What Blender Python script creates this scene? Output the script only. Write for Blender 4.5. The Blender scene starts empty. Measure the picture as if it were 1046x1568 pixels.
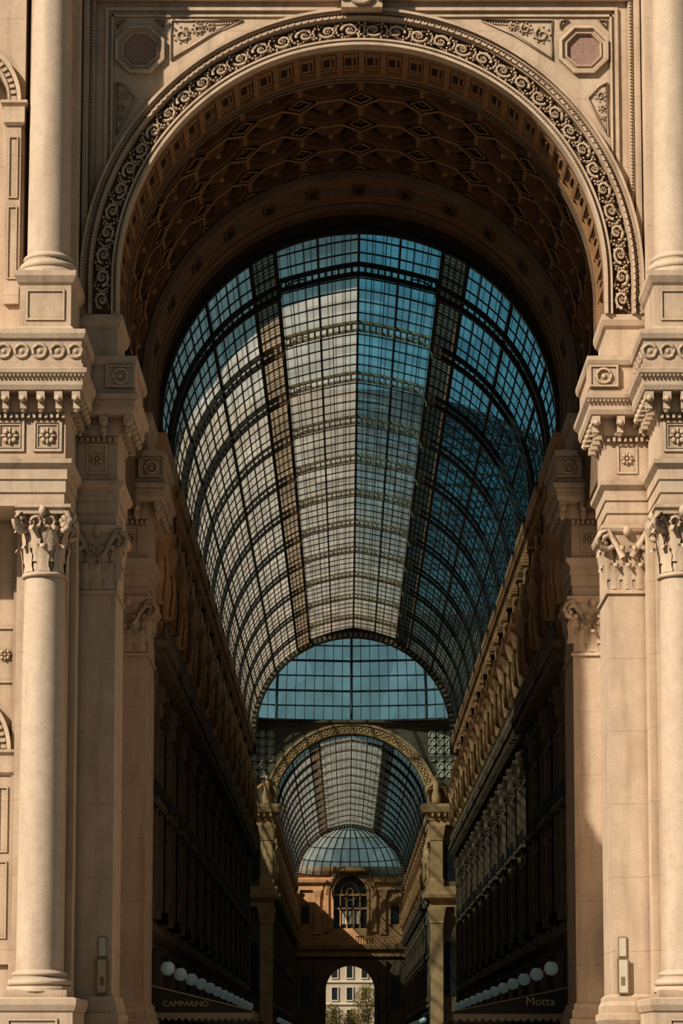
import bpy, math, random
from math import sin, cos, pi, radians, sqrt, atan2
random.seed(3)
D = bpy.data
scene = bpy.context.scene
COL = scene.collection

# ------------------------------------------------------------------ materials
def new_mat(name):
    m = D.materials.new(name); m.use_nodes = True
    nt = m.node_tree
    for n in list(nt.nodes): nt.nodes.remove(n)
    out = nt.nodes.new('ShaderNodeOutputMaterial')
    return m, nt, out

def stone(name, c1, c2, rough=0.85, scale=0.8, bump=0.25, joints=False, jz=1.3, dirt_crevice=0.0):
    m, nt, out = new_mat(name)
    N = nt.nodes.new; L = nt.links.new
    b = N('ShaderNodeBsdfPrincipled'); b.inputs['Roughness'].default_value = rough
    b.inputs['Specular IOR Level'].default_value = 0.25
    tc = N('ShaderNodeTexCoord')
    n1 = N('ShaderNodeTexNoise'); n1.inputs['Scale'].default_value = scale
    n1.inputs['Detail'].default_value = 8; n1.inputs['Roughness'].default_value = 0.65
    L(tc.outputs['Object'], n1.inputs['Vector'])
    r = N('ShaderNodeValToRGB')
    r.color_ramp.elements[0].position = 0.32; r.color_ramp.elements[0].color = (*c2, 1)
    r.color_ramp.elements[1].position = 0.68; r.color_ramp.elements[1].color = (*c1, 1)
    L(n1.outputs['Fac'], r.inputs['Fac'])
    n2 = N('ShaderNodeTexNoise'); n2.inputs['Scale'].default_value = 14; n2.inputs['Detail'].default_value = 4
    L(tc.outputs['Object'], n2.inputs['Vector'])
    mx = N('ShaderNodeMixRGB'); mx.blend_type = 'MULTIPLY'; mx.inputs['Fac'].default_value = 0.3
    L(r.outputs['Color'], mx.inputs['Color1']); L(n2.outputs['Fac'], mx.inputs['Color2'])
    col = mx.outputs['Color']
    if joints:
        sx = N('ShaderNodeSeparateXYZ'); L(tc.outputs['Object'], sx.inputs[0])
        md = N('ShaderNodeMath'); md.operation = 'PINGPONG'; md.inputs[1].default_value = jz
        L(sx.outputs['Z'], md.inputs[0])
        lt = N('ShaderNodeMath'); lt.operation = 'LESS_THAN'; lt.inputs[1].default_value = 0.02
        L(md.outputs[0], lt.inputs[0])
        m2 = N('ShaderNodeMixRGB'); m2.blend_type = 'MULTIPLY'
        ml = N('ShaderNodeMath'); ml.operation = 'MULTIPLY'; ml.inputs[1].default_value = 0.3
        L(lt.outputs[0], ml.inputs[0]); L(ml.outputs[0], m2.inputs['Fac'])
        L(col, m2.inputs['Color1']); m2.inputs['Color2'].default_value = (.35, .3, .26, 1)
        col = m2.outputs['Color']
    if dirt_crevice:
        # vertical grime streaks, plus a darker tone in crevices
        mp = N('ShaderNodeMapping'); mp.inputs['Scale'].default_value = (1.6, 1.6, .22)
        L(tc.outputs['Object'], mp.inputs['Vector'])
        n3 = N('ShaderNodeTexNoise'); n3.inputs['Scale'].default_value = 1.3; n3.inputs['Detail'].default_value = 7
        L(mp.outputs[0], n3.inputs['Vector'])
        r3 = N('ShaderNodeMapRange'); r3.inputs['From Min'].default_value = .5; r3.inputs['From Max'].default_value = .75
        r3.inputs['To Max'].default_value = dirt_crevice
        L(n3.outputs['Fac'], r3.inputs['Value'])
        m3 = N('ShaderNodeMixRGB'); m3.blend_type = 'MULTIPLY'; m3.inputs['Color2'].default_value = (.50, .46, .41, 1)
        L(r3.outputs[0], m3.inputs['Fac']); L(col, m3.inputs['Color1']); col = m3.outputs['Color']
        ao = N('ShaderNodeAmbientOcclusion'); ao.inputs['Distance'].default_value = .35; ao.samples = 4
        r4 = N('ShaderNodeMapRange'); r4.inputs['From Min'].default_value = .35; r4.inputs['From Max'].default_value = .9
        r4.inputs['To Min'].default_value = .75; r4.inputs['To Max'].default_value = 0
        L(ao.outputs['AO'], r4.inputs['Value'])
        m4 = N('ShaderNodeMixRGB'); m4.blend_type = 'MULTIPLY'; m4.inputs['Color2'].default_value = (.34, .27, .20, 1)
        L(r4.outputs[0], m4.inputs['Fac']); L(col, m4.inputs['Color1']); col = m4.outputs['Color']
    L(col, b.inputs['Base Color'])
    bp = N('ShaderNodeBump'); bp.inputs['Strength'].default_value = bump; bp.inputs['Distance'].default_value = 0.05
    L(n2.outputs['Fac'], bp.inputs['Height']); L(bp.outputs['Normal'], b.inputs['Normal'])
    L(b.outputs[0], out.inputs[0])
    return m

def plain(name, c, rough=0.6, metal=0.0):
    m, nt, out = new_mat(name)
    b = nt.nodes.new('ShaderNodeBsdfPrincipled')
    n = nt.nodes.new('ShaderNodeTexNoise'); n.inputs['Scale'].default_value = 3
    mx = nt.nodes.new('ShaderNodeMixRGB'); mx.blend_type = 'MULTIPLY'; mx.inputs['Fac'].default_value = .3
    mx.inputs['Color1'].default_value = (*c, 1)
    nt.links.new(n.outputs['Fac'], mx.inputs['Color2']); nt.links.new(mx.outputs[0], b.inputs['Base Color'])
    b.inputs['Roughness'].default_value = rough; b.inputs['Metallic'].default_value = metal
    nt.links.new(b.outputs[0], out.inputs[0])
    return m

def glass_mat(name, trans, transl, mixf, lines=True, zc=28.8, per=0.36, ld=.55, lw=.035, cross=0, far=None):
    m, nt, out = new_mat(name)
    N = nt.nodes.new; L = nt.links.new
    tr = N('ShaderNodeBsdfTransparent'); tl = N('ShaderNodeBsdfTranslucent')
    mix = N('ShaderNodeMixShader'); mix.inputs['Fac'].default_value = mixf
    tc = N('ShaderNodeTexCoord'); sx = N('ShaderNodeSeparateXYZ'); L(tc.outputs['Object'], sx.inputs[0])
    def math_(op, a, b=None):
        k = N('ShaderNodeMath'); k.operation = op
        for i, q in enumerate((a, b)):
            if q is None: continue
            if isinstance(q, (int, float)): k.inputs[i].default_value = q
            else: L(q, k.inputs[i])
        return k.outputs[0]
    ang = math_('MULTIPLY', math_('ARCTAN2', sx.outputs['X'], math_('SUBTRACT', sx.outputs['Z'], zc)), 8.8)
    # pane variation
    cv = N('ShaderNodeCombineXYZ')
    L(math_('FLOOR', math_('DIVIDE', ang, 1.228)), cv.inputs[0]); L(math_('FLOOR', math_('DIVIDE', sx.outputs['Y'], 1.8)), cv.inputs[1])
    wn = N('ShaderNodeTexWhiteNoise'); L(cv.outputs[0], wn.inputs['Vector'])
    var = math_('ADD', math_('MULTIPLY', wn.outputs['Value'], 0.3), 0.72)
    nz = N('ShaderNodeTexNoise'); nz.inputs['Scale'].default_value = .35; nz.inputs['Detail'].default_value = 6
    L(tc.outputs['Object'], nz.inputs['Vector'])
    var = math_('MULTIPLY', var, math_('ADD', math_('MULTIPLY', nz.outputs['Fac'], .8), .6))
    if lines:
        s = math_('PINGPONG', ang, per / 2)
        ln = math_('LESS_THAN', s, lw)
        var = math_('MULTIPLY', var, math_('SUBTRACT', 1.0, math_('MULTIPLY', ln, ld)))
    if cross:
        ln = math_('LESS_THAN', math_('PINGPONG', sx.outputs['Y'], cross / 2), lw * 1.6)
        var = math_('MULTIPLY', var, math_('SUBTRACT', 1.0, math_('MULTIPLY', ln, ld)))
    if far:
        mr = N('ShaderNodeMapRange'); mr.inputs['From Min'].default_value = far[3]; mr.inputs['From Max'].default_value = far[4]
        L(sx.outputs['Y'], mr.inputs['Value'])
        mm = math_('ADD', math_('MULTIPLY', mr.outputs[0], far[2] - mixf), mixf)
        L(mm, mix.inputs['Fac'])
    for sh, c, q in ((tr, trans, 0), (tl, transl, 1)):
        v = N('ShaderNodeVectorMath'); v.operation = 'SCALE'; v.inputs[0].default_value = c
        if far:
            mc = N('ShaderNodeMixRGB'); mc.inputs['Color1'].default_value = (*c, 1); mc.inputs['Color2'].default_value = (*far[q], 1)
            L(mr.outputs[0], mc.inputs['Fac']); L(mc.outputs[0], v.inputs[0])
        L(var, v.inputs['Scale']); L(v.outputs[0], sh.inputs['Color'])
    L(tr.outputs[0], mix.inputs[1]); L(tl.outputs[0], mix.inputs[2])
    L(mix.outputs[0], out.inputs[0])
    return m

M_STONE = stone('limestone', (.80, .635, .48), (.63, .485, .36), joints=True, bump=.15, dirt_crevice=.55)
M_COL = stone('granite_shaft', (.78, .63, .49), (.66, .52, .395), scale=2.5, rough=.6, bump=.08, dirt_crevice=.35)
M_ORN = stone('carved_limestone', (.82, .65, .49), (.63, .48, .35), scale=1.5, bump=.3, dirt_crevice=.5)
M_BAND = stone('ornament_ground', (.15, .09, .05), (.085, .05, .03), scale=2)
M_PINK = stone('pink_granite', (.46, .30, .25), (.35, .22, .18), scale=6)
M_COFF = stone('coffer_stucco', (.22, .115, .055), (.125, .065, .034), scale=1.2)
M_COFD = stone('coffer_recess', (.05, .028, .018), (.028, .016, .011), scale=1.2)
M_RIB = stone('rib_stucco', (.28, .195, .13), (.18, .125, .085), scale=.8, dirt_crevice=.4)
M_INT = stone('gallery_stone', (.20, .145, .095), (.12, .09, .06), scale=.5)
M_INTL = stone('gallery_ornament', (.72, .42, .205), (.42, .245, .125), scale=.9)  # brighter copy: sunlit look of the upper storeys put into the colour
M_WIN = plain('dark_window_glass', (.02, .025, .028), .15)
M_IRON = plain('dark_iron', (.03, .03, .029), .5, .3)
M_IRONB = plain('painted_iron', (.26, .195, .115), .6)
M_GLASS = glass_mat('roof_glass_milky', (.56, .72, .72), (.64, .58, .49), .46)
M_GLASST = glass_mat('roof_glass_shaded_teal', (.30, .76, .95), (.14, .28, .34), .22, far=((.52, .74, .74), (.78, .72, .58), .5, 122, 195))  # off-sun slope painted in: tealer near, sunlit milky look farther down
M_DGLASS = glass_mat('dome_glass', (.58, .86, .92), (.46, .52, .48), .25, lines=False)
M_PANEL = glass_mat('roof_brown_grating', (.24, .20, .15), (.40, .31, .21), .6, per=.3, lw=.05, ld=.75, cross=.5)
M_FLOOR = stone('pavement', (.20, .17, .145), (.14, .12, .10), scale=.3)
M_CREAM = plain('cream_plate', (.75, .68, .55), .5)
M_AWN = plain('awning_cloth', (.045, .04, .03), .9)
M_VAL = plain('awning_trim', (.42, .36, .25), .9)
M_GOLD = plain('sign_letters', (.75, .6, .3), .5)
M_BLDG = stone('far_stucco', (.62, .52, .40), (.5, .42, .33), scale=.3)
M_LEAF = stone('foliage', (.22, .16, .03), (.07, .08, .02), scale=2)
M_BARK = stone('bark', (.10, .07, .05), (.05, .04, .03))
mg, nt, out = new_mat('lamp_globe')
b = nt.nodes.new('ShaderNodeBsdfPrincipled'); b.inputs['Base Color'].default_value = (.46, .58, .56, 1)
b.inputs['Roughness'].default_value = .25; b.inputs['Emission Color'].default_value = (.55, .72, .68, 1)
b.inputs['Emission Strength'].default_value = .04
nt.links.new(b.outputs[0], out.inputs[0]); M_GLOBE = mg
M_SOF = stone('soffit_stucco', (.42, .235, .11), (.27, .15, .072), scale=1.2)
M_INTD = stone('gallery_shaded_stone', (.25, .18, .12), (.145, .11, .078), scale=.9)  # shade of the lower storeys put into this darker stone colour
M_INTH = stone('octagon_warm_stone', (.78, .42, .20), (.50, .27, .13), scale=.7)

MATS = [M_STONE, M_COL, M_ORN, M_BAND, M_PINK, M_COFF, M_COFD, M_RIB, M_INT, M_INTL, M_WIN, M_IRON, M_IRONB,
        M_GLASS, M_DGLASS, M_PANEL, M_FLOOR, M_CREAM, M_AWN, M_VAL, M_GOLD, M_BLDG, M_LEAF, M_BARK, M_GLOBE, M_GLASST, M_SOF, M_INTD, M_INTH]
(STONE, COLM, ORN, BAND, PINK, COFF, COFD, RIB, INT, INTL, WIN, IRON, IRONB, GLASS, DGLASS, PANEL, FLOOR, CREAM,
 AWN, VAL, GOLD, BLDG, LEAF, BARK, GLOBE, GLASST, SOF, INTD, INTH) = range(len(MATS))

# ------------------------------------------------------------------ mesh builder
class MB:
    def __init__(s, T=None):
        s.v = []; s.f = []; s.m = []; s.s = []; s.T = T
    def add(s, vs, fs, mat=0, smooth=False):
        o = len(s.v)
        if s.T: vs = [s.T(*p) for p in vs]
        s.v.extend(vs)
        for f in fs:
            s.f.append([i + o for i in f]); s.m.append(mat); s.s.append(smooth)
    def box(s, x0, x1, y0, y1, z0, z1, mat=0):
        s.add([(x0, y0, z0), (x1, y0, z0), (x1, y1, z0), (x0, y1, z0), (x0, y0, z1), (x1, y0, z1), (x1, y1, z1), (x0, y1, z1)],
              [(0, 3, 2, 1), (4, 5, 6, 7), (0, 1, 5, 4), (1, 2, 6, 5), (2, 3, 7, 6), (3, 0, 4, 7)], mat)
    def rect(s, x0, x1, y0, y1, prof, mat=0):
        vs = []
        for p, z in prof:
            vs += [(x0 - p, y0 - p, z), (x1 + p, y0 - p, z), (x1 + p, y1 + p, z), (x0 - p, y1 + p, z)]
        fs = []
        for i in range(len(prof) - 1):
            a = 4 * i
            for k in range(4):
                fs.append((a + k, a + (k + 1) % 4, a + 4 + (k + 1) % 4, a + 4 + k))
        fs.append((3, 2, 1, 0)); n = len(vs); fs.append((n - 4, n - 3, n - 2, n - 1))
        s.add(vs, fs, mat)
    def lathe(s, cx, cy, prof, n=24, mat=0, smooth=True, caps=True):
        vs = []
        for r, z in prof:
            for k in range(n):
                a = 2 * pi * k / n
                vs.append((cx + r * cos(a), cy + r * sin(a), z))
        fs = []
        for i in range(len(prof) - 1):
            for k in range(n):
                fs.append((i * n + k, i * n + (k + 1) % n, (i + 1) * n + (k + 1) % n, (i + 1) * n + k))
        s.add(vs, fs, mat, smooth)
        if caps:
            s.add([vs[k] for k in range(n)], [tuple(range(n))], mat)
            s.add([vs[len(vs) - n + k] for k in range(n)], [tuple(range(n))], mat)
    def ell(s, cx, cy, cz, rx, ry, rz, mat=0, n=8, k=5):
        vs = [(cx, cy, cz - rz)]
        for i in range(1, k):
            ph = -pi / 2 + pi * i / k
            for j in range(n):
                a = 2 * pi * j / n
                vs.append((cx + rx * cos(ph) * cos(a), cy + ry * cos(ph) * sin(a), cz + rz * sin(ph)))
        vs.append((cx, cy, cz + rz))
        fs = []
        for j in range(n):
            fs.append((0, 1 + (j + 1) % n, 1 + j))
            for i in range(k - 2):
                a = 1 + i * n
                fs.append((a + j, a + (j + 1) % n, a + n + (j + 1) % n, a + n + j))
            a = 1 + (k - 2) * n
            fs.append((a + j, a + (j + 1) % n, len(vs) - 1))
        s.add(vs, fs, mat, True)
    def tube(s, pts, r, n=6, mat=0, closed=False):
        vs = []; m = len(pts)
        rr = r if isinstance(r, (list, tuple)) else [r] * m
        for i, p in enumerate(pts):
            q0 = pts[(i - 1) % m if closed else max(i - 1, 0)]; q1 = pts[(i + 1) % m if closed else min(i + 1, m - 1)]
            t = [q1[k] - q0[k] for k in range(3)]
            l = sqrt(sum(k * k for k in t)) or 1; t = [k / l for k in t]
            up = (0, 0, 1) if abs(t[2]) < .9 else (0, 1, 0)
            a = (t[1] * up[2] - t[2] * up[1], t[2] * up[0] - t[0] * up[2], t[0] * up[1] - t[1] * up[0])
            l = sqrt(sum(k * k for k in a)) or 1; a = [k / l for k in a]
            b = (t[1] * a[2] - t[2] * a[1], t[2] * a[0] - t[0] * a[2], t[0] * a[1] - t[1] * a[0])
            for j in range(n):
                an = 2 * pi * j / n
                vs.append(tuple(p[k] + rr[i] * (cos(an) * a[k] + sin(an) * b[k]) for k in range(3)))
        fs = []
        for i in range(m if closed else m - 1):
            i2 = (i + 1) % m
            for j in range(n):
                fs.append((i * n + j, i * n + (j + 1) % n, i2 * n + (j + 1) % n, i2 * n + j))
        if not closed:
            fs.append(tuple(range(n))); fs.append(tuple(range((m - 1) * n, m * n)))
        s.add(vs, fs, mat, True)
    def ringf(s, cx, y, cz, R, r, mat=0, n=16, k=5):   # ring facing -y
        s.tube([(cx + R * cos(2 * pi * i / n), y, cz + R * sin(2 * pi * i / n)) for i in range(n)], r, k, mat, True)
    def sweep(s, prof, zc, zsp=None, cx=0, n=64, mat=0, smooth=False, a0=0, a1=pi):
        path = []
        if zsp is not None: path.append((1, None))
        for i in range(n + 1):
            path.append((0, a0 + (a1 - a0) * i / n))
        if zsp is not None: path.append((-1, None))
        vs = []; m = len(prof)
        for k, a in path:
            for r, y in prof:
                if a is None: vs.append((cx + k * r, y, zsp))
                else: vs.append((cx + r * cos(a), y, zc + r * sin(a)))
        fs = []
        for i in range(len(path) - 1):
            for j in range(m):
                fs.append((i * m + j, i * m + (j + 1) % m, (i + 1) * m + (j + 1) % m, (i + 1) * m + j))
        fs.append(tuple(range(m))); fs.append(tuple(range((len(path) - 1) * m, len(path) * m)))
        s.add(vs, fs, mat, smooth)
    def pbox(s, th, dth, r0, r1, y0, y1, zc, mat=0, cx=0):
        vs = []
        for a in (th - dth, th + dth):
            for r in (r0, r1):
                for y in (y0, y1): vs.append((cx + r * cos(a), y, zc + r * sin(a)))
        s.add(vs, [(0, 1, 3, 2), (4, 6, 7, 5), (0, 4, 5, 1), (2, 3, 7, 6), (0, 2, 6, 4), (1, 5, 7, 3)], mat)
    def archwall(s, x0, x1, z0, z1, cx, zs, r, y0, y1, mat=0, n=24):
        s.box(x0, cx - r, y0, y1, z0, z1, mat); s.box(cx + r, x1, y0, y1, z0, z1, mat)
        for i in range(n):
            a = pi - pi * i / n; b = pi - pi * (i + 1) / n
            xa, za, xb, zb = cx + r * cos(a), zs + r * sin(a), cx + r * cos(b), zs + r * sin(b)
            s.add([(xa, y0, za), (xb, y0, zb), (xb, y0, z1), (xa, y0, z1), (xa, y1, za), (xb, y1, zb), (xb, y1, z1), (xa, y1, z1)],
                  [(0, 1, 2, 3), (4, 7, 6, 5), (0, 4, 5, 1), (3, 2, 6, 7)], mat)
    def frame(s, x0, x1, z0, z1, y, w=.06, d=.05, mat=0):
        s.box(x0, x1, y - d, y, z0, z0 + w, mat); s.box(x0, x1, y - d, y, z1 - w, z1, mat)
        s.box(x0, x0 + w, y - d, y, z0 + w, z1 - w, mat); s.box(x1 - w, x1, y - d, y, z0 + w, z1 - w, mat)
    def leaf(s, x, y, z, dx, dy, w, h, curl, mat=0):
        tx, ty = -dy, dx; vs = []; n = 8
        for i in range(n + 1):
            t = i / n
            o = curl * (t ** 2.2) * 1.0; zz = z + h * (sin(min(t * 1.15, 1.35) * pi / 2.1))
            if t > .8: zz = z + h * (1 - (t - .8) * .9)
            ww = w * .5 * (1 - .75 * t ** 3) * (.85 + .15 * cos(t * 18))
            for j in (-1, -.5, 0, .5, 1):
                oo = o + (.10 * w) * (1 - abs(j)) + .02 - (.05 * w if abs(j) == .5 else 0)
                vs.append((x + dx * oo + tx * ww * j, y + dy * oo + ty * ww * j, zz))
        fs = []
        for i in range(n):
            for j in range(4):
                a = i * 5 + j; fs.append((a, a + 1, a + 6, a + 5))
        s.add(vs, fs, mat, True)
    def rosette(s, cx, y, cz, R, mat=0, n=8):
        s.ell(cx, y, cz, R * .25, .06, R * .25, mat)
        for i in range(n):
            a = 2 * pi * i / n
            s.ell(cx + R * .6 * cos(a), y, cz + R * .6 * sin(a), R * (.16 + .2 * abs(cos(a))), .05, R * (.16 + .2 * abs(sin(a))), mat, 6, 4)
    def build(s, name, parent=None, mirror_of=None):
        me = D.meshes.new(name)
        me.from_pydata(s.v, [], s.f)
        used = sorted(set(s.m)); idx = {k: i for i, k in enumerate(used)}
        for k in used: me.materials.append(MATS[k])
        me.polygons.foreach_set('material_index', [idx[k] for k in s.m])
        me.polygons.foreach_set('use_smooth', s.s)
        me.update()
        o = D.objects.new(name, me); COL.objects.link(o)
        if parent: o.parent = parent
        return o

def inst(o, name, parent=None, scale=(1, 1, 1), loc=(0, 0, 0)):
    q = D.objects.new(name, o.data); COL.objects.link(q); q.scale = scale; q.location = loc
    if parent: q.parent = parent
    return q
def empty(name):
    e = D.objects.new(name, None); COL.objects.link(e); return e
def both(mb, name):
    o = mb.build(name); inst(o, name, scale=(-1, 1, 1)); return o

# ------------------------------------------------------------------ parts
def base_prof(r, z, h):
    p = [(r * 1.38, z), (r * 1.38, z + h * .25)]
    for i in range(7):
        a = -pi / 2 + pi * i / 6; p.append((r * 1.22 + r * .14 * cos(a), z + h * (.25 + .16 + .16 * sin(a))))
    p += [(r * 1.12, z + h * .62), (r * 1.12, z + h * .7)]
    for i in range(5):
        a = -pi / 2 + pi * i / 4; p.append((r * 1.1 + r * .08 * cos(a), z + h * (.8 + .1 * sin(a))))
    p += [(r * 1.02, z + h * .95), (r, z + h)]
    return p

def capital_round(m, cx, cy, z, h, r, mat=ORN):
    m.lathe(cx, cy, [(r * 1.0, z - .18), (r * 1.1, z - .15), (r * 1.12, z - .08), (r * 1.08, z - .02), (r * .98, z), (r * .98, z + h * .3), (r * 1.05, z + h * .7), (r * 1.2, z + h * .86)], 24, mat)
    for i in range(8):
        a = 2 * pi * i / 8
        m.leaf(cx + r * cos(a), cy + r * sin(a), z, cos(a), sin(a), r * .72, h * .42, r * .38, mat)
        a += pi / 8
        m.leaf(cx + r * .98 * cos(a), cy + r * .98 * sin(a), z + h * .15, cos(a), sin(a), r * .7, h * .56, r * .5, mat)
    for i in range(4):
        a = pi / 4 + i * pi / 2; dx, dy = cos(a), sin(a)
        pts = []
        for k in range(15):
            t = k / 14; ph = pi / 2 - t * 3.2 * pi; q = h * .17 * (1 - .72 * t)
            o = r * 1.38 + q * cos(ph); pts.append((cx + dx * o, cy + dy * o, z + h * .74 + q * sin(ph)))
        pts = [(cx + dx * r * 1.0, cy + dy * r * 1.0, z + h * .55)] + pts
        m.tube(pts, h * .055, 6, mat)
        a = i * pi / 2
        m.ell(cx + r * 1.28 * cos(a), cy + r * 1.28 * sin(a), z + h * .9, r * .2, r * .2, h * .09, mat)
        for sg in (-1, 1):
            b = a + sg * .28
            m.ringf(cx + r * 1.2 * cos(b), cy + r * 1.2 * sin(b), z + h * .74, h * .08, h * .03, mat, 8, 4)
    q = r * 1.2
    m.rect(cx - q, cx + q, cy - q, cy + q, [(0, z + h * .86), (.02, z + h * .92), (.1, z + h * .95), (.1, z + h)], mat)

def capital_flat(m, x0, x1, y0, y1, z, h, mat=ORN):
    m.rect(x0, x1, y0, y1, [(0, z - .18), (.08, z - .16), (.08, z - .06), (0, z), (0, z + h * .5), (.1, z + h * .86)], mat)
    w = x1 - x0; n = max(2, round(w / .5))
    for i in range(n):
        m.leaf(x0 + w * (i + .5) / n, y0, z, 0, -1, w / n * 1.0, h * .42, .26, mat)
    for i in range(n + 1):
        m.leaf(x0 + w * i / n, y0, z + h * .15, 0, -1, w / n * .95, h * .55, .32, mat)
    for (xx, sd) in ((x0, -1), (x1, 1)):
        for j in range(2):
            m.leaf(xx, y0 + .3 + .55 * j, z, sd, 0, .5, h * .42, .22, mat)
            m.leaf(xx, y0 + .55 + .55 * j, z + h * .15, sd, 0, .5, h * .55, .26, mat)
        pts = []
        for k in range(13):
            t = k / 12; ph = pi / 2 - t * 3 * pi; q = h * .17 * (1 - .7 * t)
            pts.append((xx + sd * (.06 + q * cos(ph)), y0 - .22 - .3 * q * cos(ph), z + h * .74 + q * sin(ph)))
        m.tube([((x0 + x1) / 2 + sd * w * .12, y0 - .08, z + h * .5)] + pts, h * .05, 6, mat)
    m.ell((x0 + x1) / 2, y0 - .2, z + h * .9, .16, .12, h * .09, mat)
    m.rect(x0, x1, y0, y1, [(.1, z + h * .86), (.2, z + h * .9), (.25, z + h * .95), (.25, z + h)], mat)

def entab(m, x0, x1, y0, y1, side='in', sc=1.0, z=20.4, mat=STONE, ring=True, step=.62):
    P = [(0, 20.4), (0, 20.85), (.05, 20.87), (.05, 21.3), (.1, 21.32), (.1, 21.68), (.26, 21.85), (.28, 22.0), (.02, 22.06),
         (.02, 23.62), (.1, 23.68), (.12, 23.8), (.12, 24.3), (.6, 24.34), (.66, 24.5), (.66, 24.72), (.8, 24.9), (.82, 25.05), (.66, 25.12),
         (.66, 25.25), (.6, 25.27), (.6, 26.1), (.68, 26.14), (.74, 26.3), (.74, 26.45)]
    m.rect(x0, x1, y0, y1, P, mat)
    # modillions on the front
    n = max(2, int((x1 - x0 + 1.0) / step)); 
    for i in range(n + 1):
        x = x0 - .42 + (x1 - x0 + .84) * i / n
        m.box(x - .14, x + .14, y0 - .56, y0 - .1, 24.02, 24.33, ORN)
        m.box(x - .11, x + .11, y0 - .36, y0 - .1, 23.74, 24.05, ORN)
        m.ell(x, y0 - .5, 24.06, .13, .12, .13, ORN, 8, 4); m.ell(x, y0 - .24, 23.74, .11, .11, .14, ORN, 8, 4)
    n2 = max(2, int((min(y1, y0 + 4) - y0) / step))
    for i in range(n2 + 1):
        y = y0 + (min(y1, y0 + 4) - y0) * i / n2
        m.box(x0 - .56, x0 - .1, y - .14, y + .14, 24.02, 24.33, ORN)
        m.box(x0 - .36, x0 - .1, y - .11, y + .11, 23.74, 24.05, ORN)
        m.ell(x0 - .5, y, 24.06, .12, .13, .13, ORN, 8, 4)
    # egg & dentils
    k = x0
    while k < x1:
        m.box(k, k + .1, y0 - .2, y0, 23.46, 23.6, ORN); k += .2
    # bead course below parapet
    k = x0 - .7
    while k < x1 + .5:
        m.ell(k, y0 - .76, 24.8, .05, .04, .05, ORN, 5, 3); k += .14

# ---------------------------------------------------------------- FACADE (built on +X side, mirrored)
ZC, ZSP, R0, R1 = 29.5, 28.2, 8.8, 10.2
CX = 11.0
# pier body, pilaster order and backing wall
m = MB()
m.box(10.1, 12.3, 84.0, 88, 0, 20.4, STONE)          # backing behind column
m.rect(10.35, 12.15, 83.6, 88, [(0, 4.2), (0, 20.4)], STONE)
m.box(10.6, 22, 85.2, 103, 0, 48, STONE)             # mass of the building
m.rect(9.7, 12.4, 81.0, 88, [(.1, 0), (.1, .8), (0, .9), (0, 3.0), (.05, 3.05), (.12, 3.25), (.12, 3.45), (0, 3.5)], STONE)
m.frame(10.2, 11.9, 1.1, 2.8, 81.0, .08, .05, ORN)
# side bay with blind arches
for zb, zs in ((3, 12.2), (26, 35.8)):
    zt = 20.4 if zb == 3 else 48
    m.archwall(12.2, 19, zb, zt, 14.75, zs, 1.95, 84.2, 85.3, STONE)
    m.sweep([(1.95, 83.95), (2.05, 83.95), (2.05, 84.0), (2.3, 84.02), (2.3, 83.9), (2.45, 83.85), (2.45, 84.25), (1.95, 84.25)], zs, None, 14.75, 32, ORN)
    for i in range(30):
        m.pbox(pi * (i + .5) / 30, .03, 2.08, 2.27, 83.95, 84.1, zs, ORN, cx=14.75)
    m.rect(12.25, 12.85, 84.0, 84.4, [(0, zs - .9), (.08, zs - .8), (.08, zs - .2), (.18, zs - .1), (.18, zs)], ORN)
    m.box(12.3, 12.85, 84.05, 84.3, zs - 7.5, zs - .8, STONE)
    m.frame(12.4, 12.75, zs - 3.6, zs - 1.3, 84.05, .05, .05, ORN)
    m.frame(12.4, 12.75, zs - 6.6, zs - 3.9, 84.05, .05, .05, ORN)
    for i in range(5): m.ell(12.4 + .09 * i, 84.0, zs - .5, .05, .08, .2, ORN, 6, 4)
m.frame(12.25, 12.95, 14.6, 16.6, 84.2, .08, .06, ORN)
m.rosette(12.6, 84.15, 15.6, .25, ORN)
m.frame(12.25, 12.95, 9.6, 11, 84.2, .08, .06, ORN); m.rosette(12.6, 84.15, 10.3, .3, ORN)
m.box(12.2, 19, 84.05, 84.3, 11.6, 11.8, ORN)
both(m, 'facade_pier')

# pilaster at the opening
def pilaster(name, x0, x1, y0, y1, z0=3.5, z1=18.1):
    m = MB()
    m.rect(x0, x1, y0, y1, [(.3, 0), (.3, .8), (.2, .9), (.2, 2.6), (.3, 2.8), (.3, 3.0), (.2, 3.05), (.2, 3.3), (.12, 3.45), (.12, 3.6), (0, 3.7), (0, z1)], STONE)
    capital_flat(m, x0, x1, y0, y1, z1, 2.3)
    return m
m = pilaster('p', 8.8, 10.15, 85.0, 88)
both(m, 'corinthian_pilaster')
m = pilaster('p', 8.8, 10.4, 98.6, 102.5)
m.box(10.3, 12, 99, 102.5, 0, 28, STONE)
both(m, 'corinthian_pilaster')

# lower column
m = MB()
m.rect(CX - 1.05, CX + 1.05, 82.4 - 1.05, 82.4 + 1.05, [(0, 3.4), (0, 3.75)], STONE)
m.lathe(CX, 82.4, base_prof(.80, 3.7, .75) , 32, COLM)
sh = []
for i in range(13):
    t = i / 12; sh.append((.80 - .10 * t ** 1.6, 4.4 + 13.6 * t))
m.lathe(CX, 82.4, sh, 40, COLM)
capital_round(m, CX, 82.4, 18.1, 2.3, .72)
both(m, 'corinthian_column')

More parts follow.
